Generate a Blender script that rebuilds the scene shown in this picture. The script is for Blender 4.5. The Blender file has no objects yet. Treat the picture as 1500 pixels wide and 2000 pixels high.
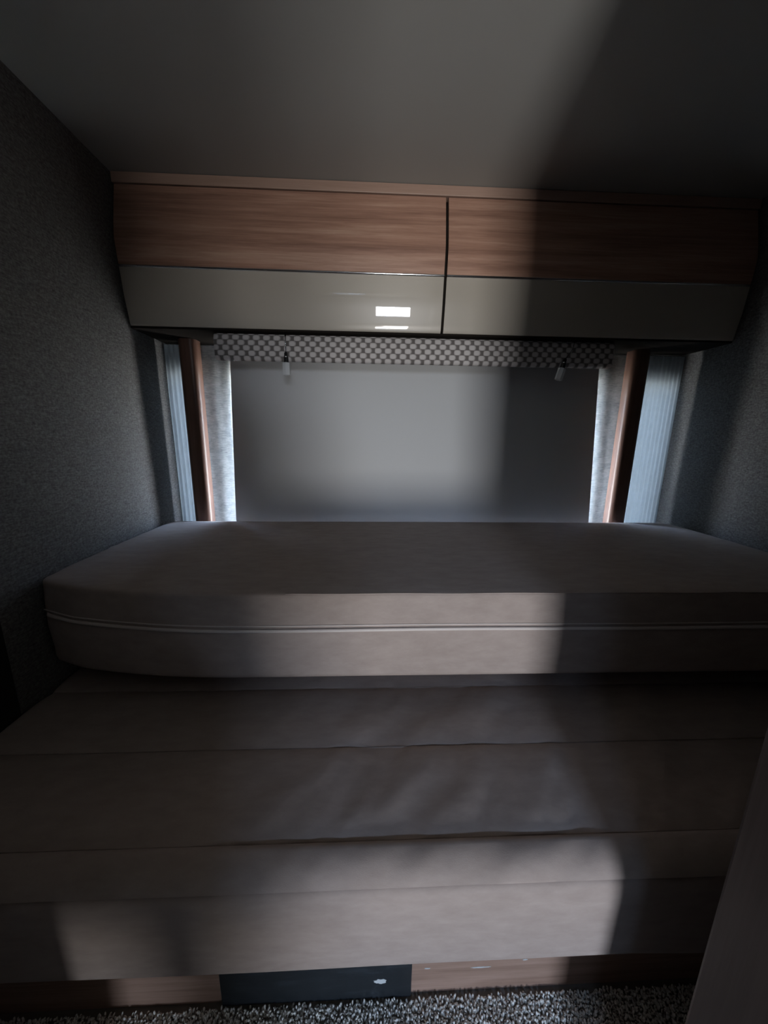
import bpy, bmesh, math, random
from math import sin, cos, pi, radians, tan, sqrt, atan2
from mathutils import Vector, Matrix, noise
random.seed(4)
H = 1.15                       # camera height above the floor; z below is written relative to the lens
SC = bpy.context.scene
COL = SC.collection

# ---------------------------------------------------------------- materials
def nt(name):
    m = bpy.data.materials.new(name); m.use_nodes = True
    t = m.node_tree; b = t.nodes['Principled BSDF']
    return m, t, b
def add(t, kind, **kw):
    n = t.nodes.new(kind)
    for k, v in kw.items():
        if hasattr(n, k) and k not in n.inputs: setattr(n, k, v)
        else: n.inputs[k].default_value = v
    return n
def coords(t, scale=(1, 1, 1), rot=(0, 0, 0), which='Object'):
    c = t.nodes.new('ShaderNodeTexCoord'); mp = t.nodes.new('ShaderNodeMapping')
    mp.inputs['Scale'].default_value = scale; mp.inputs['Rotation'].default_value = rot
    t.links.new(c.outputs[which], mp.inputs['Vector'])
    return mp.outputs['Vector']
def noise_n(t, vec, scale, detail=3, rough=.55, dist=0):
    n = add(t, 'ShaderNodeTexNoise', Scale=scale, Detail=detail, Roughness=rough, Distortion=dist)
    t.links.new(vec, n.inputs['Vector']); return n.outputs['Fac']
def ramp(t, fac, stops):
    r = t.nodes.new('ShaderNodeValToRGB'); e = r.color_ramp.elements
    while len(e) < len(stops): e.new(.5)
    for el, (p, c) in zip(e, stops): el.position = p; el.color = (*c, 1)
    t.links.new(fac, r.inputs['Fac']); return r.outputs['Color']
def bump(t, b, fac, strength=.2, dist=.002, normal=None):
    n = add(t, 'ShaderNodeBump', Strength=strength, Distance=dist)
    t.links.new(fac, n.inputs['Height'])
    if normal: t.links.new(normal, n.inputs['Normal'])
    t.links.new(n.outputs['Normal'], b.inputs['Normal']); return n.outputs['Normal']
def plain(name, col, rough=.6, metal=0, coat=0, coat_r=.03, spec=.5):
    m, t, b = nt(name)
    b.inputs['Base Color'].default_value = (*col, 1); b.inputs['Roughness'].default_value = rough
    b.inputs['Metallic'].default_value = metal; b.inputs['Coat Weight'].default_value = coat
    b.inputs['Coat Roughness'].default_value = coat_r; b.inputs['Specular IOR Level'].default_value = spec
    v = coords(t); bump(t, b, noise_n(t, v, 90), .05, .0005)
    return m
def wood(name, c0, c1, c2, axis='x', rough=.32, coat=.0):
    m, t, b = nt(name)
    sc = {'x': (1.1, 30, 30), 'z': (30, 30, 1.1), 'y': (30, 1.1, 30)}[axis]
    v = coords(t, sc)
    a = noise_n(t, v, 1.0, 6, .6, .6)
    sc2 = tuple(k * 5 for k in sc); v2 = coords(t, sc2)
    f = noise_n(t, v2, 1.3, 4, .7, .3)
    mx = add(t, 'ShaderNodeMix', data_type='FLOAT'); mx.inputs[0].default_value = .35
    t.links.new(a, mx.inputs[2]); t.links.new(f, mx.inputs[3])
    t.links.new(ramp(t, mx.outputs[0], [(.33, c0), (.5, c1), (.66, c2)]), b.inputs['Base Color'])
    b.inputs['Roughness'].default_value = rough; b.inputs['Coat Weight'].default_value = coat
    b.inputs['Coat Roughness'].default_value = .02
    return m
M = {}
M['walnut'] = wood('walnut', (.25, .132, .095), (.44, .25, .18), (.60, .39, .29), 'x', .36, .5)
M['walnut_light'] = wood('pale_walnut', (.36, .235, .18), (.42, .28, .22), (.48, .33, .26), 'x', .45)
M['walnut_kick'] = wood('kick_walnut', (.22, .13, .095), (.36, .23, .17), (.48, .32, .25), 'x', .55)
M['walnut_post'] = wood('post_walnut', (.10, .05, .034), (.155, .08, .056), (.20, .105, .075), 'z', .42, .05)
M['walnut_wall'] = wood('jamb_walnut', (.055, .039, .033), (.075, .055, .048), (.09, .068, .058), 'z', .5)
M['gloss'] = plain('beige_gloss', (.47, .43, .37), .3, 0, 1.0, .012)
M['chrome'] = plain('chrome', (.8, .82, .85), .12, 1)
M['dark_edge'] = plain('dark_edging', (.02, .017, .015), .6)
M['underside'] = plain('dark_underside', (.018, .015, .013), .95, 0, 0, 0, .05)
M['ceiling'] = plain('ceiling_board', (.37, .37, .35), .7, 0, 0, 0, .3)
M['cabin'] = plain('cabin_board', (.24, .22, .2), .7)
M['cabin_dark'] = plain('cabin_brown_board', (.12, .085, .065), .6)
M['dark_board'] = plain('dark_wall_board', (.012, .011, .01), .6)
M['blind'] = plain('blind_grey', (.60, .61, .62), .5, 0, 0, 0, .35)
M['frame'] = plain('window_frame', (.3, .3, .3), .5)
M['metal_dark'] = plain('black_cap', (.012, .012, .014), .25, 0, .5)

# suede upholstery with light and dark brushed mottling
def suede(name, a, c, sc=(1, 1, 1)):
    m, t, b = nt(name)
    v = coords(t, sc)
    n1 = noise_n(t, v, 11, 6, .65, .1)
    t.links.new(ramp(t, n1, [(.32, a), (.68, c)]), b.inputs['Base Color'])
    b.inputs['Roughness'].default_value = .85; b.inputs['Specular IOR Level'].default_value = .05
    b.inputs['Sheen Weight'].default_value = .06; b.inputs['Sheen Roughness'].default_value = .45
    n2 = noise_n(t, v, 260, 3, .6)
    bump(t, b, n2, .25, .0008)
    return m
M['suede'] = suede('taupe_suede', (.365, .305, .277), (.43, .365, .335), (1.6, 4, 4))
M['suede_face'] = M['suede']
M['piping'] = plain('piping', (.66, .60, .57), .5)

# woven wall lining: fine slanting streaks
def lining():
    m, t, b = nt('grey_wall_lining')
    v = coords(t, (1, 34, 300), (radians(12), 0, 0)); n1 = noise_n(t, v, 1.6, 4, .7, .4)
    v2 = coords(t, (1, 1, 1)); n2 = noise_n(t, v2, 160, 3, .6)
    mx = add(t, 'ShaderNodeMix', data_type='FLOAT'); mx.inputs[0].default_value = .45
    t.links.new(n1, mx.inputs[2]); t.links.new(n2, mx.inputs[3])
    t.links.new(ramp(t, mx.outputs[0], [(.36, (.05, .046, .043)), (.5, (.115, .111, .107)), (.64, (.20, .195, .19))]), b.inputs['Base Color'])
    b.inputs['Roughness'].default_value = .8
    bump(t, b, mx.outputs[0], .5, .0015)
    return m
M['lining'] = lining()

def curtain_mat(name, tr_f, fold):
    m, t, b = nt(name)
    v = coords(t, (50, 50, 420) if not fold else (260, 50, 8)); n1 = noise_n(t, v, 1.0, 3, .7)
    v2 = coords(t, (1, 1, 1)); n2 = noise_n(t, v2, 40, 4, .6)
    mx = add(t, 'ShaderNodeMix', data_type='FLOAT'); mx.inputs[0].default_value = .4
    t.links.new(n1, mx.inputs[2]); t.links.new(n2, mx.inputs[3])
    c = ramp(t, mx.outputs[0], [(.36, (.26, .28, .28)), (.62, (.52, .54, .53))] if not fold else [(.3, (.36, .42, .46)), (.7, (.45, .52, .57))])
    t.links.new(c, b.inputs['Base Color']); b.inputs['Roughness'].default_value = .9
    bump(t, b, n1, .4, .001)
    tr = t.nodes.new('ShaderNodeBsdfTranslucent'); t.links.new(c, tr.inputs['Color'])
    ms = t.nodes.new('ShaderNodeMixShader'); ms.inputs[0].default_value = tr_f
    t.links.new(b.outputs[0], ms.inputs[1]); t.links.new(tr.outputs[0], ms.inputs[2])
    t.links.new(ms.outputs[0], t.nodes['Material Output'].inputs['Surface'])
    return m
M['curtain'] = curtain_mat('woven_curtain', .0048, False)
M['sheer'] = curtain_mat('sheer_curtain', .029, True)

# printed pelmet cloth: staggered rows of rounded grey scales on dark ground
def scale_cloth():
    m, t, b = nt('scale_print_cloth')
    c = t.nodes.new('ShaderNodeTexCoord'); s = t.nodes.new('ShaderNodeSeparateXYZ'); t.links.new(c.outputs['Object'], s.inputs[0])
    def mth(op, a, bb=None):
        n = t.nodes.new('ShaderNodeMath'); n.operation = op
        for i, q in enumerate((a, bb)):
            if q is None: continue
            if isinstance(q, (int, float)): n.inputs[i].default_value = q
            else: t.links.new(q, n.inputs[i])
        return n.outputs[0]
    u = mth('DIVIDE', s.outputs['X'], .0365); v = mth('DIVIDE', s.outputs['Z'], .0178)
    row = mth('FLOOR', v)
    u2 = mth('ADD', u, mth('MULTIPLY', mth('FLOORED_MODULO', row, 2.0), .5))
    fu = mth('SUBTRACT', mth('FRACT', u2), .5); fv = mth('SUBTRACT', mth('FRACT', v), .5)
    d = mth('ADD', mth('POWER', mth('ABSOLUTE', mth('DIVIDE', fu, .39)), 2.0), mth('POWER', mth('ABSOLUTE', mth('DIVIDE', fv, .64)), 2.2))
    shade = mth('ADD', d, mth('MULTIPLY', fu, 2.3))
    n = noise_n(t, c.outputs['Object'], 300, 2)
    shade = mth('ADD', shade, mth('MULTIPLY', mth('SUBTRACT', n, .5), .5))
    t.links.new(ramp(t, shade, [(.1, (.60, .57, .56)), (.5, (.42, .39, .38)), (.9, (.15, .135, .13))]), b.inputs['Base Color'])
    b.inputs['Roughness'].default_value = .85
    bump(t, b, n, .3, .001)
    return m
M['scales'] = scale_cloth()

def scuffed():
    m, t, b = nt('scuffed_black_panel')
    v = coords(t, (6, 6, 14)); n1 = noise_n(t, v, 2.2, 6, .7, 1.2)
    v2 = coords(t, (8, 20, 90)); n2 = noise_n(t, v2, 1.0, 4, .8, 2)
    mx = add(t, 'ShaderNodeMix', data_type='FLOAT'); mx.inputs[0].default_value = .4
    t.links.new(n1, mx.inputs[2]); t.links.new(n2, mx.inputs[3])
    t.links.new(ramp(t, mx.outputs[0], [(.5, (.018, .022, .026)), (.62, (.035, .042, .05)), (.75, (.16, .17, .18))]), b.inputs['Base Color'])
    b.inputs['Roughness'].default_value = .42
    return m
M['black_panel'] = scuffed()
M['scuff'] = plain('white_scuff', (.62, .65, .65), .7)
M['carpet_base'] = plain('carpet_backing', (.2, .18, .16), .95)
def carpet():
    m, t, b = nt('flecked_carpet')
    v = coords(t); n1 = noise_n(t, v, 210, 1, .5)
    t.links.new(ramp(t, n1, [(.34, (.14, .11, .10)), (.40, (.48, .44, .39)), (.47, (.82, .80, .74)), (.58, (.95, .94, .9))]), b.inputs['Base Color'])
    b.inputs['Roughness'].default_value = .95
    return m
M['carpet'] = carpet()
def acrylic():
    m, t, b = nt('clear_acrylic')
    b.inputs['Base Color'].default_value = (.86, .89, .92, 1); b.inputs['Roughness'].default_value = .12
    b.inputs['Transmission Weight'].default_value = .25; b.inputs['IOR'].default_value = 1.49
    return m
M['acrylic'] = acrylic()
def pane_mat(name, tint):
    m, t, b = nt(name); t.nodes.remove(b)
    tr = t.nodes.new('ShaderNodeBsdfTransparent'); tr.inputs[0].default_value = tint
    gl = t.nodes.new('ShaderNodeBsdfGlossy'); gl.inputs['Roughness'].default_value = .02
    ms = t.nodes.new('ShaderNodeMixShader'); ms.inputs[0].default_value = .05
    t.links.new(tr.outputs[0], ms.inputs[1]); t.links.new(gl.outputs[0], ms.inputs[2])
    t.links.new(ms.outputs[0], t.nodes['Material Output'].inputs['Surface'])
    return m
M['pane'] = pane_mat('window_pane', (.93, .95, .96, 1))
M['pane_tint'] = pane_mat('added_roof_light_pane', (.6, .6, .6, 1))

# ---------------------------------------------------------------- mesh helpers
def obj(name, bm, mat, parent=None, smooth=None, kind=None, label=None, cat=None, group=None):
    if parent is not None:
        root = parent; off = Vector((0, 0, 0))
        while root: off += root.location; root = root.parent
    else: off = Vector((0, 0, 0))
    bmesh.ops.translate(bm, verts=bm.verts, vec=Vector((0, 0, H)) - off)
    bmesh.ops.recalc_face_normals(bm, faces=bm.faces)
    me = bpy.data.meshes.new(name); bm.to_mesh(me); bm.free()
    o = bpy.data.objects.new(name, me); COL.objects.link(o)
    me.materials.append(M[mat])
    if smooth is not None:
        for p in me.polygons: p.use_smooth = True
        if smooth < 180: me.set_sharp_from_angle(angle=radians(smooth))
    if parent: o.parent = parent
    if kind: o['kind'] = kind
    if label: o['label'] = label
    if cat: o['category'] = cat
    if group: o['group'] = group
    return o
def thing(name, loc, label, cat, group=None):
    o = bpy.data.objects.new(name, None); COL.objects.link(o); o.empty_display_size = .05
    o.location = (loc[0], loc[1], loc[2] + H); o['label'] = label; o['category'] = cat
    if group: o['group'] = group
    return o
def box(bm, x0, x1, y0, y1, z0, z1, bev=0, seg=2):
    r = bmesh.ops.create_cube(bm, size=1)
    vs = r['verts']
    bmesh.ops.scale(bm, verts=vs, vec=(x1 - x0, y1 - y0, z1 - z0))
    bmesh.ops.translate(bm, verts=vs, vec=((x0 + x1) / 2, (y0 + y1) / 2, (z0 + z1) / 2))
    if bev:
        es = list({e for v in vs for e in v.link_edges})
        bmesh.ops.bevel(bm, geom=es, offset=bev, segments=seg, affect='EDGES', profile=.5)
    return bm
def nb(*a, **k): return box(bmesh.new(), *a, **k)
def tube(bm, pts, r, n=10, cap=True):
    """round bar along points; r is a number or a list"""
    rings = []
    for i, p in enumerate(pts):
        p = Vector(p)
        d = (Vector(pts[min(i + 1, len(pts) - 1)]) - Vector(pts[max(i - 1, 0)])).normalized()
        a = Vector((0, 0, 1)) if abs(d.z) < .9 else Vector((1, 0, 0))
        s = d.cross(a).normalized(); u = s.cross(d).normalized()
        rr = r[i] if isinstance(r, (list, tuple)) else r
        rings.append([bm.verts.new(p + s * cos(2 * pi * k / n) * rr + u * sin(2 * pi * k / n) * rr) for k in range(n)])
    for a, b in zip(rings, rings[1:]):
        for k in range(n): bm.faces.new((a[k], a[(k + 1) % n], b[(k + 1) % n], b[k]))
    if cap: bm.faces.new(rings[0]); bm.faces.new(rings[-1])
    return bm
def loft(bm, rings, cap=True):
    """closed rings of coordinates joined one after another"""
    vs = [[bm.verts.new(p) for p in r] for r in rings]
    n = len(vs[0])
    for a, b in zip(vs, vs[1:]):
        for k in range(n): bm.faces.new((a[k], a[(k + 1) % n], b[(k + 1) % n], b[k]))
    if cap: bm.faces.new(vs[0]); bm.faces.new(vs[-1])
    return bm
def prism_x(profile, x0, x1, bm=None):
    return loft(bm or bmesh.new(), [[(x, y, z) for y, z in profile] for x in (x0, x1)])

# ---------------------------------------------------------------- the shell
XL, XR = -.83, 1.345
YB = 1.60                      # inner face of the back wall
YR = -1.75                     # rear end of the cabin behind the camera
ZC, ZF = .81, -1.15
obj('floor', nb(XL - .06, XR + .06, YR - .06, YB + .1, ZF - .05, ZF), 'carpet_base', kind='structure')
RX0, RX1, RY0, RY1 = -.33, -.05, -1.35, -1.05       # roof light added out of view to brighten the blind's left side
bm = nb(XL - .06, XR + .06, RY1, YB + .1, ZC, ZC + .04)
box(bm, XL - .06, XR + .06, YR - .06, RY0, ZC, ZC + .04); box(bm, XL - .06, RX0, RY0, RY1, ZC, ZC + .04); box(bm, RX1, XR + .06, RY0, RY1, ZC, ZC + .04)
obj('ceiling', bm, 'ceiling', kind='structure')
obj('added_roof_light', nb(RX0, RX1, RY0, RY1, ZC + .025, ZC + .030), 'pane_tint', kind='structure')
# left wall: lining up to the dark board in front of it
obj('wall_left', nb(XL - .05, XL, YR, YB + .06, ZF, ZC), 'lining', kind='structure')
obj('wall_right', nb(XR, XR + .05, YR, YB + .06, ZF, ZC), 'lining', kind='structure')
# back wall with the window opening
WX0, WX1, WZ0, WZ1 = XL + .004, XR - .004, -.48, .26
bm = nb(XL, XR, YB, YB + .06, ZF, WZ0)
box(bm, XL, XR, YB, YB + .06, WZ1, ZC); box(bm, XL, WX0, YB, YB + .06, WZ0, WZ1); box(bm, WX1, XR, YB, YB + .06, WZ0, WZ1)
obj('wall_back', bm, 'lining', kind='structure')
w = obj('window_1', nb(WX0 + .02, WX1 - .02, YB + .03, YB + .036, WZ0 + .02, WZ1 - .02), 'pane', kind='structure')
bm = bmesh.new()
for a in ((WX0, WX1, WZ0, WZ0 + .022), (WX0, WX1, WZ1 - .022, WZ1), (WX0, WX0 + .008, WZ0, WZ1), (WX1 - .008, WX1, WZ0, WZ1)):
    box(bm, a[0], a[1], YB + .015, YB + .05, a[2], a[3], .003)
obj('window_frame', bm, 'frame', w)
# partition around the sleeping alcove, the camera stands in its opening
obj('wall_front', nb(XL, -.40, .12, .22, ZF, ZC), 'cabin', kind='structure')
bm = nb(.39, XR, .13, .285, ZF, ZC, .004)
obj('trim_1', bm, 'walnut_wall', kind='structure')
# end wall of the cabin with an entrance opening
DX0, DX1 = .05, .46
bm = nb(XL, DX0, YR - .05, YR, ZF, ZC)
LO = (-1.08, -.45); HI = (.17, .47)          # open lower leaf and the window in the upper leaf
box(bm, DX1, XR, YR - .05, YR, ZF, ZC); box(bm, DX0, DX1, YR - .05, YR, HI[1], ZC)
box(bm, DX0, DX1, YR - .05, YR, LO[1], HI[0]); box(bm, DX0, DX1, YR - .05, YR, ZF, LO[0])
obj('wall_rear', bm, 'cabin', kind='structure')
bm = bmesh.new()
for lo, hi in (LO, HI):
    for q in ((DX0, DX0 + .015, lo, hi), (DX1 - .015, DX1, lo, hi), (DX0, DX1, hi - .015, hi), (DX0, DX1, lo, lo + .015)):
        box(bm, q[0], q[1], YR - .03, YR + .008, q[2], q[3], .003)
d1 = obj('door_1', bm, 'frame', kind='structure')
# dark board on the left wall in front of the lining
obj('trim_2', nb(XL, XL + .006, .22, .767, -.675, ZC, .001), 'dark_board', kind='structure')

# ---------------------------------------------------------------- overhead cabinet
cab = thing('overhead_cabinet', (.25, 1.48, .355), 'long walnut and gloss beige overhead locker with two doors above the window', 'cabinet')
CX0, CX1 = XL + .003, XR - .003
PROF = [(1.375, .775), (1.366, .735), (1.358, .70), (1.349, .66), (1.3435, .63), (1.3410, .61), (1.3420, .59), (1.3445, .56), (1.3470, .535)]
PROFL = [(1.3478, .527), (1.3500, .505), (1.3530, .475), (1.3555, .445), (1.361, .415), (1.3665, .385), (1.3705, .362), (1.374, .357)]
bm = prism_x([(1.397, .774), (1.368, .70), (1.364, .56), (1.386, .366), (1.395, .360), (1.597, .360), (1.597, .774)], CX0 + .002, CX1 - .002)
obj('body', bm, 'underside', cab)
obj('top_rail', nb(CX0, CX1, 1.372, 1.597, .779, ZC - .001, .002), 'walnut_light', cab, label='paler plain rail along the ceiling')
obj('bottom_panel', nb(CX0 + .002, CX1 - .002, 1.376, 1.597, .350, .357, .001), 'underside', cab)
XD = .2555
for dx0, dx1 in ((CX0 + .006, XD - .0048), (XD + .0048, CX1 - .006)):
    th = .018
    bk = [(y + th, z) for y, z in reversed(PROF)]
    d = obj('door', prism_x(PROF + bk, dx0, dx1), 'walnut', cab, 40)
    bkl = [(y + th, z) for y, z in reversed(PROFL)]
    obj('lower_panel', prism_x(PROFL + bkl, dx0, dx1), 'gloss', d, 40, label='glossy beige lower panel')
    bm = bmesh.new()
    n = 9
    prof = [(1.3490 - .0065 * sin(pi * k / (n - 1)), .531 - .0045 * cos(pi * k / (n - 1))) for k in range(n)] + [(1.358, .5355), (1.358, .5265)]
    loft(bm, [[(x, y, z) for y, z in prof] for x in (dx0, dx1)])
    obj('chrome_strip', bm, 'chrome', d, 60, label='thin chrome strip')

# ---------------------------------------------------------------- pull toggles under the cabinet
def pull(x, y, lean, label):
    t = thing('pull_toggle', (x, y, .350), label, 'pull toggle', 'clear toggles hanging under the overhead cabinet')
    bm = tube(bmesh.new(), [(x, y, .352), (x, y, .32), (x - lean * .1, y, .283)], .0022, 8); obj('cord', bm, 'chrome', t, 180)
    ax = Vector((-sin(lean), 0, -cos(lean)))
    p = Vector((x - lean * .1, y, .286))
    at = lambda s: p + ax * s
    bm = tube(bmesh.new(), [at(0), at(.004), at(.014), at(.016), at(.036)], [.003, .0062, .0068, .0085, .0092], 14)
    obj('cap', bm, 'metal_dark', t, 40, label='small black cap with a bright rim')
    bm = tube(bmesh.new(), [at(.0155), at(.018)], .0095, 14); obj('rim', bm, 'chrome', t, 40)
    bm = tube(bmesh.new(), [at(.036), at(.038), at(.076), at(.078)], [.0125, .0138, .0138, .0125], 6); obj('knob', bm, 'acrylic', t, label='clear faceted knob')
    return t
pull(-.300, 1.386, 0, 'clear toggle hanging upright at the left end of the window blind')
pull(.747, 1.386, radians(14), 'clear toggle hanging askew in the shade at the right end of the blind')

# ---------------------------------------------------------------- pelmet, blind, curtains, posts
bm = bmesh.new()
PX0, PX1, PZ = -.560, .918, .2595
ring = []
prof = [(1.430, .3485), (1.410, .3485), (1.405, .335), (1.403, .31), (1.4035, .280), (1.406, .266), (1.413, PZ), (1.424, PZ), (1.430, PZ + .006)]
rings = []
for x, s in ((PX0, .8), (PX0 + .004, .93), (PX0 + .012, 1), (PX1 - .012, 1), (PX1 - .004, .93), (PX1, .8)):
    rings.append([(x, 1.43 + (y - 1.43) * (1 - (1 - s) * .9), .315 + (z - .315) * (1 - (1 - s) * .3)) for y, z in prof])
loft(bm, rings)
obj('window_pelmet', bm, 'scales', None, 50, label='padded pelmet in grey scale print cloth over the top of the blind', cat='pelmet')
bl = thing('window_blind', (.2, 1.55, -.42), 'smooth pale grey blind pulled down over the back window', 'blind')
bm = bmesh.new()
def by(z): return 1.535 + (z + .36) * (.040 / .64)
N = 12
fr = [(by(z), z) for z in (-.42, -.36, .345)]
pr = [(y, z) for y, z in fr] + [(y + .003, z) for y, z in reversed(fr)]
loft(bm, [[(x0 if z > 0 else x1, y, z) for y, z in pr] for x0, x1 in ((-.566, -.575), (.970, .990))])
obj('blind_sheet', bm, 'blind', bl)
obj('bottom_bar', nb(-.575, .99, 1.527, 1.537, -.445, -.42, .003), 'frame', bl)

def curtain(x0, x1, amp, freq, mat_, name, label, group, y0=1.588):
    bm = bmesh.new(); NX, NZ = 60, 40
    g = []
    for i in range(NX + 1):
        u = i / NX; x = x0 + (x1 - x0) * u
        col = []
        for k in range(NZ + 1):
            z = -.47 + (.345 + .47) * k / NZ
            f = amp * sin(x * freq + .5 * sin(z * 5)) * (1.1 - .5 * (z + .46)) + .0012 * noise.noise(Vector((x * 30, z * 9, 1)))
            col.append(bm.verts.new((x, y0 + f, z)))
        g.append(col)
    for i in range(NX):
        for k in range(NZ): bm.faces.new((g[i][k], g[i + 1][k], g[i + 1][k + 1], g[i][k + 1]))
    return obj(name, bm, mat_, None, 180, label=label, cat='curtain', group=group)
GW, GS = 'woven curtain strips beside the blind', 'sheer curtains in the window corners'
curtain(-.705, -.572, .0015, 90, 'curtain', 'curtain', 'grey woven curtain strip between the left post and the blind', GW)
curtain(.968, 1.10, .0015, 90, 'curtain', 'curtain', 'blue-grey woven curtain strip between the blind and the right post', GW)
curtain(XL - .002, -.707, .004, 330, 'sheer', 'sheer_curtain', 'bright pleated sheer curtain in the corner left of the left post', GS, 1.586)
curtain(1.102, XR + .002, .004, 330, 'sheer', 'sheer_curtain', 'bluish glowing sheer curtain in the corner right of the right post', GS, 1.586)

def post(x0, x1, label):
    prof = []
    r = .024; y0, y1 = 1.493, 1.545
    for k in range(9): a = pi + pi / 2 * k / 8; prof.append((x0 + r + r * cos(a), y0 + r + r * sin(a)))
    for k in range(9): a = 1.5 * pi + pi / 2 * k / 8; prof.append((x1 - r + r * cos(a), y0 + r + r * sin(a)))
    prof += [(x1, y1), (x0, y1)]
    bm = loft(bmesh.new(), [[(x, y, z) for x, y in prof] for z in (ZF, .349)])
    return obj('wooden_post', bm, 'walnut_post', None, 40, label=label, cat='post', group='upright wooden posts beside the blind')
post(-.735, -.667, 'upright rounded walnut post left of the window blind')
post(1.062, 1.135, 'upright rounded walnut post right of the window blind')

# ---------------------------------------------------------------- daybed below
SX0, SX1 = XL + .003, XR - .003
bed = thing('daybed', (.25, .9, -.885), 'long brown suede daybed with stitched panels under the thick mattress', 'daybed')
def wr(x, y):
    """wrinkles pressed in the seat cloth, stronger on the right half"""
    s = max(0, min(1, (x + .25 + (y - .48) * -.6) / .35))
    s2 = .25 + .75 * s
    v = Vector((x * 11 - (y * 7), y * 3.0 + x * 1.2, .3))
    a = noise.noise(v) + .55 * noise.noise(Vector((x * 27 - y * 17, y * 6 + x * 3, 4))) + .25 * noise.noise(Vector((x * 55 - y * 30, y * 16, 3)))
    return a * .0090 * s2
def panel(name, prof, mat, nseg=26, wrinkle=0, label=None, dense=True, ends=.012):
    """prof: front-to-back points of the visible skin (y,z); closed underneath"""
    bm = bmesh.new(); rings = []
    xs = [SX0, SX0 + ends * .3, SX0 + ends] + [SX0 + ends + (SX1 - SX0 - 2 * ends) * i / 150 for i in range(1, 150)] + [SX1 - ends, SX1 - ends * .3, SX1]
    lowz = min(z for _, z in prof) - .02
    for x in xs:
        e = min(x - SX0, SX1 - x); dz = -.01 * (1 - min(1, e / ends)) ** 2
        rg = []
        for i, (y, z) in enumerate(prof):
            k = sin(pi * i / (len(prof) - 1)) ** .5 if 0 < i < len(prof) - 1 else 0
            q = wr(x, y + z * .5) * wrinkle * k
            sag = .0012 * noise.noise(Vector((x * 3, y * 4, z * 4)))
            rg.append((x, y - q * (.8 if wrinkle < .9 else .1), z + q + dz + sag))
        rings.append(rg)
    vs = [[bm.verts.new(p) for p in r] for r in rings]
    for a, b in zip(vs, vs[1:]):
        for k in range(len(a) - 1): bm.faces.new((a[k], a[k + 1], b[k + 1], b[k]))
    # underside
    lo = [[bm.verts.new((r[0].co.x, r[0].co.y, lowz)) if False else r[0], r[-1]] for r in vs]
    bot = [(bm.verts.new((r[0].co.x, max(p[0] for p in prof) if False else prof[0][0] + (.03 if prof[-1][1] - prof[0][1] > .05 else 0), lowz)),
            bm.verts.new((r[0].co.x, prof[-1][0] + (.03 if prof[-1][1] - prof[0][1] > .05 else 0), lowz))) for r in vs]
    for i in range(len(vs) - 1):
        a, b = vs[i], vs[i + 1]; c, d = bot[i], bot[i + 1]
        bm.faces.new((a[0], b[0], d[0], c[0])); bm.faces.new((a[-1], b[-1], d[1], c[1])); bm.faces.new((c[0], c[1], d[1], d[0]))
    bm.faces.new(list(vs[0]) + [bot[0][1], bot[0][0]]); bm.faces.new(list(vs[-1]) + [bot[-1][1], bot[-1][0]])
    return obj(name, bm, mat, bed, 60, label=label)
def arc(p0, p1, h, n=24, edge=.006, sharp=2.6):
    """pillowed skin between two stitched lines: dips at both ends"""
    (y0, z0), (y1, z1) = p0, p1; L = sqrt((y1 - y0) ** 2 + (z1 - z0) ** 2)
    nx, nz = -(z1 - z0) / L, (y1 - y0) / L
    out = []
    for i in range(n + 1):
        t = .5 - .5 * cos(pi * i / n)
        b = 1 - abs(2 * t - 1) ** (5 if sharp > 2 else 4)
        b2 = 4 * t * (1 - t)
        q = edge * b + h * b2
        out.append((y0 + (y1 - y0) * t + nx * q, z0 + (z1 - z0) * t + nz * q))
    return out
panel('back_strip', arc((.847, -.667), (1.02, -.665), .002), 'suede', wrinkle=.5)
panel('rear_panel', arc((.661, -.668), (.845, -.667), .003), 'suede', wrinkle=.9)
panel('seat_panel', arc((.476, -.670), (.659, -.668), .004), 'suede', wrinkle=1.0)
# front roll bends from the flat top to the upright face
def bez(p0, p1, p2, n=22):
    return [((1 - t) ** 2 * p0[0] + 2 * t * (1 - t) * p1[0] + t * t * p2[0], (1 - t) ** 2 * p0[1] + 2 * t * (1 - t) * p1[1] + t * t * p2[1]) for t in [i / n for i in range(n + 1)]]
roll = [(.450, -.6895), (.424, -.6890), (.420, -.6875)] + bez((.4185, -.685), (.432, -.664), (.462, -.661), 18) + [(.470, -.663), (.474, -.669)]
panel('front_roll', roll, 'suede', wrinkle=.45)
# upright front face
bm = bmesh.new(); vs = []
nx_, nz_ = 170, 20
for i in range(nx_ + 1):
    x = SX0 + (SX1 - SX0) * i / nx_
    bot = -.867 + .0016 * sin(x * 5) + .004 * max(0, (-.2 - x)) + (-.006 * max(0, min(1, (x - .45) / .1)))
    c = []
    for k in range(nz_ + 1):
        t = k / nz_; z = -.6945 + (bot + .6945) * t
        y = .4185 + .005 * max(0, 1 - t / .05) ** 2 + .004 * max(0, 1 - t / .25) ** 2 + .003 * t + (.005 if k == nz_ else 0) + .0015 * noise.noise(Vector((x * 3, 0, z * 9)))
        c.append(bm.verts.new((x, y, z)))
    vs.append(c)
bk = [[bm.verts.new((r[0].co.x,   .46, -.6945)), bm.verts.new((r[0].co.x, .46, r[-1].co.z + .0))] for r in vs]
for i in range(nx_):
    a, b = vs[i], vs[i + 1]
    for k in range(nz_): bm.faces.new((a[k], a[k + 1], b[k + 1], b[k]))
    bm.faces.new((a[-1], bk[i][1], bk[i + 1][1], b[-1])); bm.faces.new((a[0], b[0], bk[i + 1][0], bk[i][0])); bm.faces.new((bk[i][0], bk[i + 1][0], bk[i + 1][1], bk[i][1]))
bm.faces.new(vs[0] + [bk[0][1], bk[0][0]]); bm.faces.new(vs[-1] + [bk[-1][1], bk[-1][0]])
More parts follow.
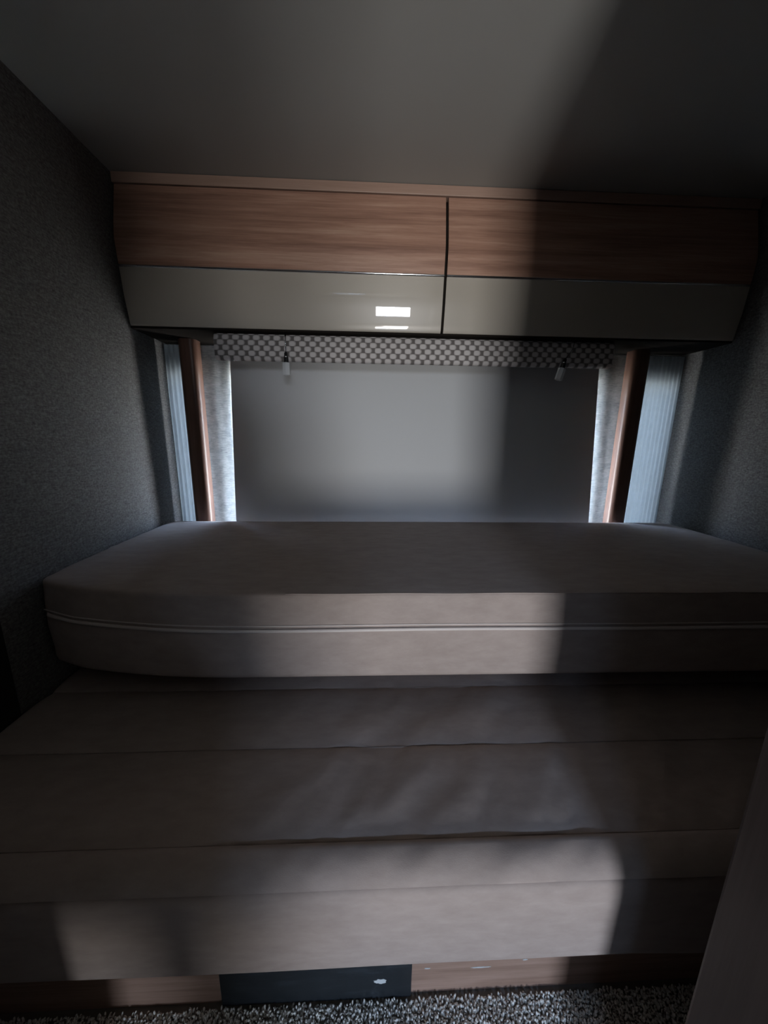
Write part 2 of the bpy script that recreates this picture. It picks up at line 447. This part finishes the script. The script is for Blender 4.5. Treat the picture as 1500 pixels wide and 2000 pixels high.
obj('front_panel', bm, 'suede_face', bed, 60, label='upright taupe front panel')
# body of the bed behind the skins and the pad that carries the mattress
obj('core', nb(SX0, SX1, .462, 1.48, -.880, -.693, .004), 'dark_edge', bed)
bm = bmesh.new()
box(bm, XL + .09, SX1 - .02, .945, 1.48, -.690, -.575, .008, 3)
obj('rear_pad', bm, 'suede', bed, 60)

# ---------------------------------------------------------------- thick mattress on top
mat = thing('mattress', (.23, 1.13, -.567), 'thick brown suede mattress with a piped seam lying on the daybed under the window', 'mattress')
MX0, MX1 = XL + .012, 1.305
def yf(x):                     # front edge bows back towards the left corner
    d = max(0, -.30 - x); y = .766 + .28 * d * d + .15 * max(0, -.70 - x)
    return y - .002 * max(0, x)
def mtop(x, y):
    a = noise.noise(Vector((x * 6, y * 14, 0))) * .0016 + noise.noise(Vector((x * 22, y * 34, 2))) * .0006
    w_ = max(0, 1 - abs((x + .62) - (y - 1.25) * 1.6) / .10) * max(0, 1 - abs(y - 1.2) / .3)   # pulled creases near the left end
    return a + .004 * w_ * sin((x + .62 - (y - 1.25) * 1.6) * 90)
bm = bmesh.new(); rings = []
def mring(x, ins):
    ZT, ZB = -.357 - ins * .25, -.574 + ins * .25
    y0, y1 = yf(x) + ins, 1.488 - ins * .6
    pts = []
    r = .010
    # front face from bottom to top
    pts += [(y0 + .030, ZB), (y0 + .008, ZB), (y0 + .0015, ZB + .003), (y0 - .001, ZB + .012)]
    for k in range(1, 10):
        t = k / 10; z = ZB + .016 + (ZT - ZB - .030) * t
        groove = .004 * math.exp(-((z + .441) / .006) ** 2)
        pts.append((y0 - .008 * sin(pi * t) + .002 + groove + .001 * noise.noise(Vector((x * 5, z * 12, 5))), z))
    pts += [(y0 + .001, ZT - .014), (y0 + .001, ZT - .007), (y0 + .003, ZT - .003), (y0 + .0065, ZT - .0015), (y0 + .012, ZT)]
    for k in range(1, 30):
        t = k / 30; y = y0 + .012 + (y1 - y0 - .03) * t
        pts.append((y, ZT + .004 * (1 - abs(2 * t - 1) ** 3) + mtop(x, y)))
    pts += [(y1 - .006, ZT - .004), (y1, ZT - .015), (y1, ZB + .015), (y1 - .01, ZB)]
    return [(x, y, z) for y, z in pts]
R0 = .035
for k in range(7):
    a = pi / 2 * k / 6; rings.append(mring(MX0 + R0 * (1 - sin(a)) if k else MX0 + R0, 0)) if False else None
st = []
for k in range(7): a = pi / 2 * k / 6; st.append((MX0 + R0 * (1 - cos(a)), R0 * (1 - sin(a))))
mid = [(MX0 + R0 + (MX1 - MX0 - 2 * R0) * i / 180, 0) for i in range(1, 180)]
en = [(MX1 - (x - MX0), i) for x, i in reversed(st)]
rings = [mring(x, i) for x, i in st + mid + en]
loft(bm, rings)
obj('cover', bm, 'suede', mat, 60)
xs = [MX0 + .02 + (MX1 - MX0 - .04) * i / 120 for i in range(121)]
bm = tube(bmesh.new(), [(x, yf(x) - .0075 + (.014 if i in (0, 120) else 0), -.4435 + .0012 * sin(x * 7) + .004 * max(0, (-.4 - x))) for i, x in enumerate(xs)], .0042, 8)
obj('piping', bm, 'piping', mat, 180, label='pale piped seam along the mattress side')
bm = tube(bmesh.new(), [(x, yf(x) - .0055, -.4325 + .001 * sin(x * 7) + .004 * max(0, (-.4 - x))) for x in xs], .0016, 6)
obj('stitching', bm, 'piping', mat, 180)
bm = tube(bmesh.new(), [(x, yf(x) + .0035, -.3585 + .0006 * sin(x * 23)) for x in xs if x > -.2], .0018, 6)
obj('piping', bm, 'suede_face', mat, 180)

# ---------------------------------------------------------------- bench kick board and black panel
pl = obj('kick_board', nb(SX0, SX1, .523, .541, ZF + .001, -.882, .0015), 'walnut_kick', None,
         label='walnut kick board running along the floor under the daybed', cat='kick board')
pn = thing('access_panel', (-.10, .52, ZF), 'scuffed black panel set in the walnut kick board', 'panel')
obj('plate', nb(-.295, .092, .5165, .5225, ZF + .004, -.884, .001), 'black_panel', pn)
def blot(name, x, z, rx, rz, par, y, mat_='scuff', n=22, ang=0, seed=1):
    bm = bmesh.new(); f = []; b = []
    rnd = random.Random(seed)
    for k in range(n):
        a = 2 * pi * k / n; rr = 1 + rnd.uniform(-.22, .22)
        px, pz = rx * rr * cos(a), rz * rr * sin(a)
        q = (x + px * cos(ang) - pz * sin(ang), z + px * sin(ang) + pz * cos(ang))
        f.append((q[0], y - .0006, q[1])); b.append((q[0], y + .0004, q[1]))
    loft(bm, [f, b]); return obj(name, bm, mat_, par)
blot('scuff_mark', .028, -1.095, .0125, .0065, pn, .5165, seed=3)
blot('scuff_mark', .066, -1.023, .0012, .009, pn, .5165, seed=4, ang=.2)
for sx, sz, rx in ((.125, -1.078, .006), (.235, -1.082, .02), (.33, -1.066, .005), (.21, -1.055, .007)):
    blot('scuff_mark', sx, sz, rx, .0016, pl, .523, seed=int(sx * 100))

# ---------------------------------------------------------------- carpet pile in the strip seen before the kick board
bm = bmesh.new(); rnd = random.Random(9)
y = .345
while y < .515:
    x = -.82
    while x < 1.33:
        px, py = x + rnd.uniform(-.002, .002), y + rnd.uniform(-.002, .002)
        hgt = rnd.uniform(.007, .012); lx, ly = rnd.uniform(-.004, .004), rnd.uniform(-.006, .004)
        r = rnd.uniform(.0018, .0028); a0 = rnd.uniform(0, 2); rg = []
        for t_, k_ in ((0, 1), (.45, 1.15), (.85, .8)):
            rg.append([bm.verts.new((px + lx * t_ + k_ * r * cos(a0 + 2 * pi * k / 5), min(py + ly * t_ + k_ * r * sin(a0 + 2 * pi * k / 5), .5155), ZF + hgt * t_)) for k in range(5)])
        tp = bm.verts.new((px + lx, min(py + ly, .5155), ZF + hgt))
        for a_, b_ in zip(rg, rg[1:]):
            for k in range(5): bm.faces.new((a_[k], a_[(k + 1) % 5], b_[(k + 1) % 5], b_[k]))
        for k in range(5): bm.faces.new((rg[-1][k], rg[-1][(k + 1) % 5], tp))
        x += .0052
    y += .0046
obj('carpet_pile', bm, 'carpet', None, 180, kind='stuff', label='speckled grey and brown carpet pile on the floor before the kick board', cat='carpet')

# ---------------------------------------------------------------- the photographer, mirrored in the glossy locker door
M['skin'] = plain('skin', (.45, .28, .21), .5)
M['hair'] = plain('brown_hair', (.06, .04, .03), .7)
M['blocker_coat'] = plain('dark_blocker_coat', (.05, .05, .055), .9)
M['trousers'] = plain('dark_trousers', (.035, .04, .05), .9)
M['shoe'] = plain('shoe', (.03, .03, .03), .6)
M['eye'] = plain('eye', (.7, .7, .68), .2)
M['phone'] = plain('phone_shell', (.02, .02, .025), .25, 0, .6)
PX, PY = -.205, -.36
def ball(bm, c, s, rot=None):
    c = Vector(c); U_, V_ = 24, 14
    def P(a, b):
        v = Vector((s[0] * sin(b) * cos(a), s[1] * sin(b) * sin(a), s[2] * cos(b)))
        return bm.verts.new(c + (rot @ v if rot else v))
    top, bot = P(0, 0), P(0, pi)
    rg = [[P(2 * pi * k / U_, pi * j / V_) for k in range(U_)] for j in range(1, V_)]
    for k in range(U_):
        bm.faces.new((top, rg[0][k], rg[0][(k + 1) % U_])); bm.faces.new((bot, rg[-1][(k + 1) % U_], rg[-1][k]))
        for A, B in zip(rg, rg[1:]): bm.faces.new((A[k], B[k], B[(k + 1) % U_], A[(k + 1) % U_]))
def fuse(bm, voxel, smooth=6):
    me = bpy.data.meshes.new('t'); bm.to_mesh(me); bm.free(); o = bpy.data.objects.new('t', me); COL.objects.link(o)
    m = o.modifiers.new('r', 'REMESH'); m.mode = 'VOXEL'; m.voxel_size = voxel
    if smooth: k = o.modifiers.new('k', 'SMOOTH'); k.iterations = smooth; k.factor = .5
    dg = bpy.context.evaluated_depsgraph_get(); out = bpy.data.meshes.new_from_object(o.evaluated_get(dg))
    bpy.data.objects.remove(o); b2 = bmesh.new(); b2.from_mesh(out); return b2
def q(x, y, z): return Vector((PX + x, PY + y, z - H))
def limb(bm, pts, n=20):
    """tapering limb: rounded at every joint, later fused into one skin"""
    for (p, r), (p2, r2) in zip(pts, pts[1:]):
        p, p2 = Vector(p), Vector(p2); L = (p2 - p).length
        tube(bm, [p.lerp(p2, k / 4) for k in range(5)], [r + (r2 - r) * k / 4 for k in range(5)], n)
    for p, r in pts: ball(bm, p, (r, r, r))
RW, LW = Vector((.078, -.095, 1.075 - H)), Vector((-.078, -.095, 1.065 - H))
def arm(s_, g): return [(q(s_ * .165, -.01, 1.375), .050 + g), (q(s_ * .205, -.015, 1.30), .047 + g), (q(s_ * .205, .0, 1.10), .037 + g), (((RW if s_ > 0 else LW) + q(s_ * .205, .0, 1.10)) / 2, .034 + g), (RW if s_ > 0 else LW, .026 + g)]
def leg(s_, g): return [(q(s_ * .09, 0, .90), .088 + g), (q(s_ * .10, .01, .66), .070 + g), (q(s_ * .105, .015, .49), .053 + g), (q(s_ * .108, -.012, .33), .052 + g), (q(s_ * .11, -.01, .09), .036 + g)]
def torso(bm, g):
    rr = []
    for z, rx, ry, y in ((.88, .10, .07, 0), (.90, .15, .10, -.003), (.95, .160, .107, -.005), (1.0, .150, .102, -.005), (1.08, .138, .096, -.01), (1.16, .148, .10, -.012), (1.24, .163, .11, -.015), (1.31, .175, .108, -.015), (1.37, .175, .088, -.015), (1.405, .125, .07, -.012), (1.425, .07, .05, -.01)):
        rr.append([q((rx + g) * cos(2 * pi * k / 36), y + (ry + g) * sin(2 * pi * k / 36), z + (g if z > 1.4 else 0)) for k in range(36)])
    loft(bm, rr)
bm = bmesh.new(); torso(bm, 0)
limb(bm, [(q(0, -.015, 1.38), .062), (q(0, .0, 1.46), .053), (q(0, .015, 1.54), .055)])
for s_ in (-1, 1):
    limb(bm, arm(s_, 0)); limb(bm, leg(s_, 0))
    limb(bm, [(q(s_ * .11, -.01, .09), .036), (q(s_ * .116, .07, .045), .026), (q(s_ * .118, .13, .034), .020)])
# head with face
hc = Vector(q(0, .035, 1.605)); tilt = Matrix.Rotation(radians(-16), 3, 'X')
def hp(x, y, z): return hc + tilt @ Vector((x, y, z))
ball(bm, hp(0, -.008, .018), (.075, .094, .088), tilt); ball(bm, hp(0, .020, -.040), (.058, .066, .068), tilt)
ball(bm, hp(0, .052, -.088), (.026, .026, .020), tilt)                                   # chin
ball(bm, hp(0, .088, -.022), (.012, .018, .011), tilt); ball(bm, hp(0, .082, .0), (.007, .012, .026), tilt)   # nose
for s_ in (-1, 1):
    ball(bm, hp(s_ * .030, .068, .020), (.024, .014, .008), tilt)                        # brow
    ball(bm, hp(s_ * .076, -.005, -.012), (.008, .018, .030), tilt)                      # ear
    ball(bm, hp(s_ * .028, .050, -.034), (.030, .026, .032), tilt)                       # cheek
ball(bm, hp(0, .078, -.058), (.023, .010, .0055), tilt); ball(bm, hp(0, .076, -.069), (.020, .010, .006), tilt)   # lips
# hands: a palm beside the phone, four fingers closing behind it, the thumb in front of the screen
for s_, wv in ((1, RW), (-1, LW)):
    pz = wv.z + .018
    pr = [wv, Vector((s_ * .068, -.070, pz))]
    limb(bm, [(pr[0], .026), (pr[1], .024)])
    for i in range(4): limb(bm, [((s_ * .066, -.072, pz), .018), ((s_ * .0585, -.030, pz + .030 - i * .020), .0115)], 12)
    for i in range(4):
        z0 = pz + .030 - i * .020; L = (.9, 1.0, .95, .76)[i]
        limb(bm, [((s_ * .0585, -.030, z0), .0095), ((s_ * .0525, -.006, z0 + .002), .0085), ((s_ * .038, .0005, z0 + .003), .0078), ((s_ * (.038 - .021 * L), -.0005, z0 + .002), .0068)], 12)
    limb(bm, [((s_ * .068, -.066, pz - .006), .015), ((s_ * .054, -.046, pz + .012), .0115), ((s_ * .034, -.0345, pz + .026), .0095), ((s_ * .018, -.0335, pz + .034), .0078)], 12)
body = obj('person', fuse(bm, .005, 5), 'skin', None, 180, label='person in dark clothes holding a phone, mirrored in the glossy locker door', cat='person')
bm = bmesh.new()
ball(bm, hp(0, -.016, .026), (.084, .100, .088), tilt)
bmesh.ops.bisect_plane(bm, geom=bm.verts[:] + bm.edges[:] + bm.faces[:], plane_co=hp(0, .055, .03), plane_no=tilt @ Vector((0, 1, -.75)), clear_outer=True)
bmesh.ops.holes_fill(bm, edges=bm.edges[:])
obj('hair', bm, 'hair', body, 60)
for s_ in (-1, 1):
    bm = bmesh.new(); ball(bm, hp(s_ * .030, .0745, .002), (.011, .009, .008), tilt); e_ = obj('eye', bm, 'eye', body, 180); bm = bmesh.new(); ball(bm, hp(s_ * .030, .0815, -.0005), (.0048, .0025, .0048), tilt); obj('iris', bm, 'hair', e_, 180)
bm = bmesh.new(); torso(bm, .014)
loft(bm, [[q(rx * cos(2 * pi * k / 36), ry * sin(2 * pi * k / 36), z) for k in range(36)] for z, rx, ry in ((.36, .25, .17), (.50, .245, .165), (.62, .235, .155), (.76, .215, .145), (.88, .19, .13), (.97, .165, .115), (1.05, .15, .11))])  # unseen coat skirt, invented long and wide to block light from the left
for s_ in (-1, 1): limb(bm, arm(s_, .012))
limb(bm, [(q(0, -.015, 1.37), .075), (q(0, -.005, 1.42), .064)])
obj('coat', fuse(bm, .010, 3), 'blocker_coat', body, 180)
bm = bmesh.new()
for z, rx, ry in ((.89, .172, .122), (.95, .165, .118)): ball(bm, q(0, -.003, z), (rx, ry, .07))
for s_ in (-1, 1): limb(bm, leg(s_, .02))
obj('trousers', fuse(bm, .010, 3), 'trousers', body, 180)
for s_ in (-1, 1):
    bm = bmesh.new(); ball(bm, q(s_ * .115, .05, .048), (.050, .132, .052))
    bmesh.ops.bisect_plane(bm, geom=bm.verts[:] + bm.edges[:] + bm.faces[:], plane_co=q(0, 0, .006), plane_no=(0, 0, -1), clear_outer=True)
    bmesh.ops.holes_fill(bm, edges=bm.edges[:]); obj('shoe', bm, 'shoe', body, 60)
ph = obj('phone', nb(-.0375, .0375, -.0215, -.0125, -.135, .018, .003, 3), 'phone', None, 40, label='black phone held up by the person in dark clothes', cat='phone')

# ---------------------------------------------------------------- daylight
W = bpy.data.worlds.new('World'); SC.world = W; W.use_nodes = True
t = W.node_tree; bg = t.nodes['Background']
tc = t.nodes.new('ShaderNodeTexCoord'); sp = t.nodes.new('ShaderNodeSeparateXYZ'); t.links.new(tc.outputs['Generated'], sp.inputs[0])
mr = add(t, 'ShaderNodeMapRange'); mr.inputs['From Min'].default_value = -1; mr.inputs['From Max'].default_value = 1
t.links.new(sp.outputs['Z'], mr.inputs['Value'])
c = ramp(t, mr.outputs['Result'], [(.0, (.8, .78, .74)), (.47, (1.09, 1.06, 1.03)), (.51, (.70, .77, .87)), (.75, (.4, .6, .95))])
t.links.new(c, bg.inputs['Color']); bg.inputs['Strength'].default_value = 45.0
def portal(name, x0, x1, z0, z1, y, into):
    l = bpy.data.lights.new(name, 'AREA'); l.shape = 'RECTANGLE'; l.size = x1 - x0; l.size_y = z1 - z0
    l.cycles.is_portal = True
    o = bpy.data.objects.new(name, l); COL.objects.link(o)
    o.location = ((x0 + x1) / 2, y, (z0 + z1) / 2 + H)
    o.rotation_euler = (radians(90 if into > 0 else -90), 0, 0)
    return o
portal('doorway_daylight', DX0, DX1, *LO, YR - .06, 1)
rp = portal('added_roof_daylight', RX0, RX1, 0, RY1 - RY0, 0, 1); rp.location = ((RX0 + RX1) / 2, (RY0 + RY1) / 2, ZC + .045 + H); rp.rotation_euler = (0, 0, 0)  # portal for the added, unseen roof light
portal('upper_window_daylight', DX0, DX1, *HI, YR - .06, 1)
portal('window_daylight', WX0, WX1, WZ0, WZ1, YB + .07, -1)

# ---------------------------------------------------------------- camera
cam = bpy.data.cameras.new('camera'); co = bpy.data.objects.new('camera', cam); COL.objects.link(co)
cam.sensor_fit = 'VERTICAL'; cam.sensor_height = 24; cam.lens = 700 / 2000 * 24; cam.clip_start = .01
p_, ya, ro = radians(12.1), radians(2.44), radians(.78)
F = Vector((sin(ya) * cos(p_), cos(ya) * cos(p_), -sin(p_))); Rr = Vector((cos(ya), -sin(ya), 0)); U = Rr.cross(F)
R2 = Rr * cos(ro) + U * sin(ro); U2 = -Rr * sin(ro) + U * cos(ro)
mt = Matrix((R2, U2, -F)).transposed().to_4x4(); mt.translation = Vector((0, 0, H))
co.matrix_world = mt
SC.camera = co
SC.view_settings.view_transform = 'Standard'; SC.view_settings.look = 'None'
SC.view_settings.gamma = 1; SC.view_settings.use_curve_mapping = False
SC.view_settings.exposure = 0.0
SC.cycles.max_bounces = 10; SC.cycles.diffuse_bounces = 6; SC.cycles.transparent_max_bounces = 8
SC.cycles.use_denoising = True
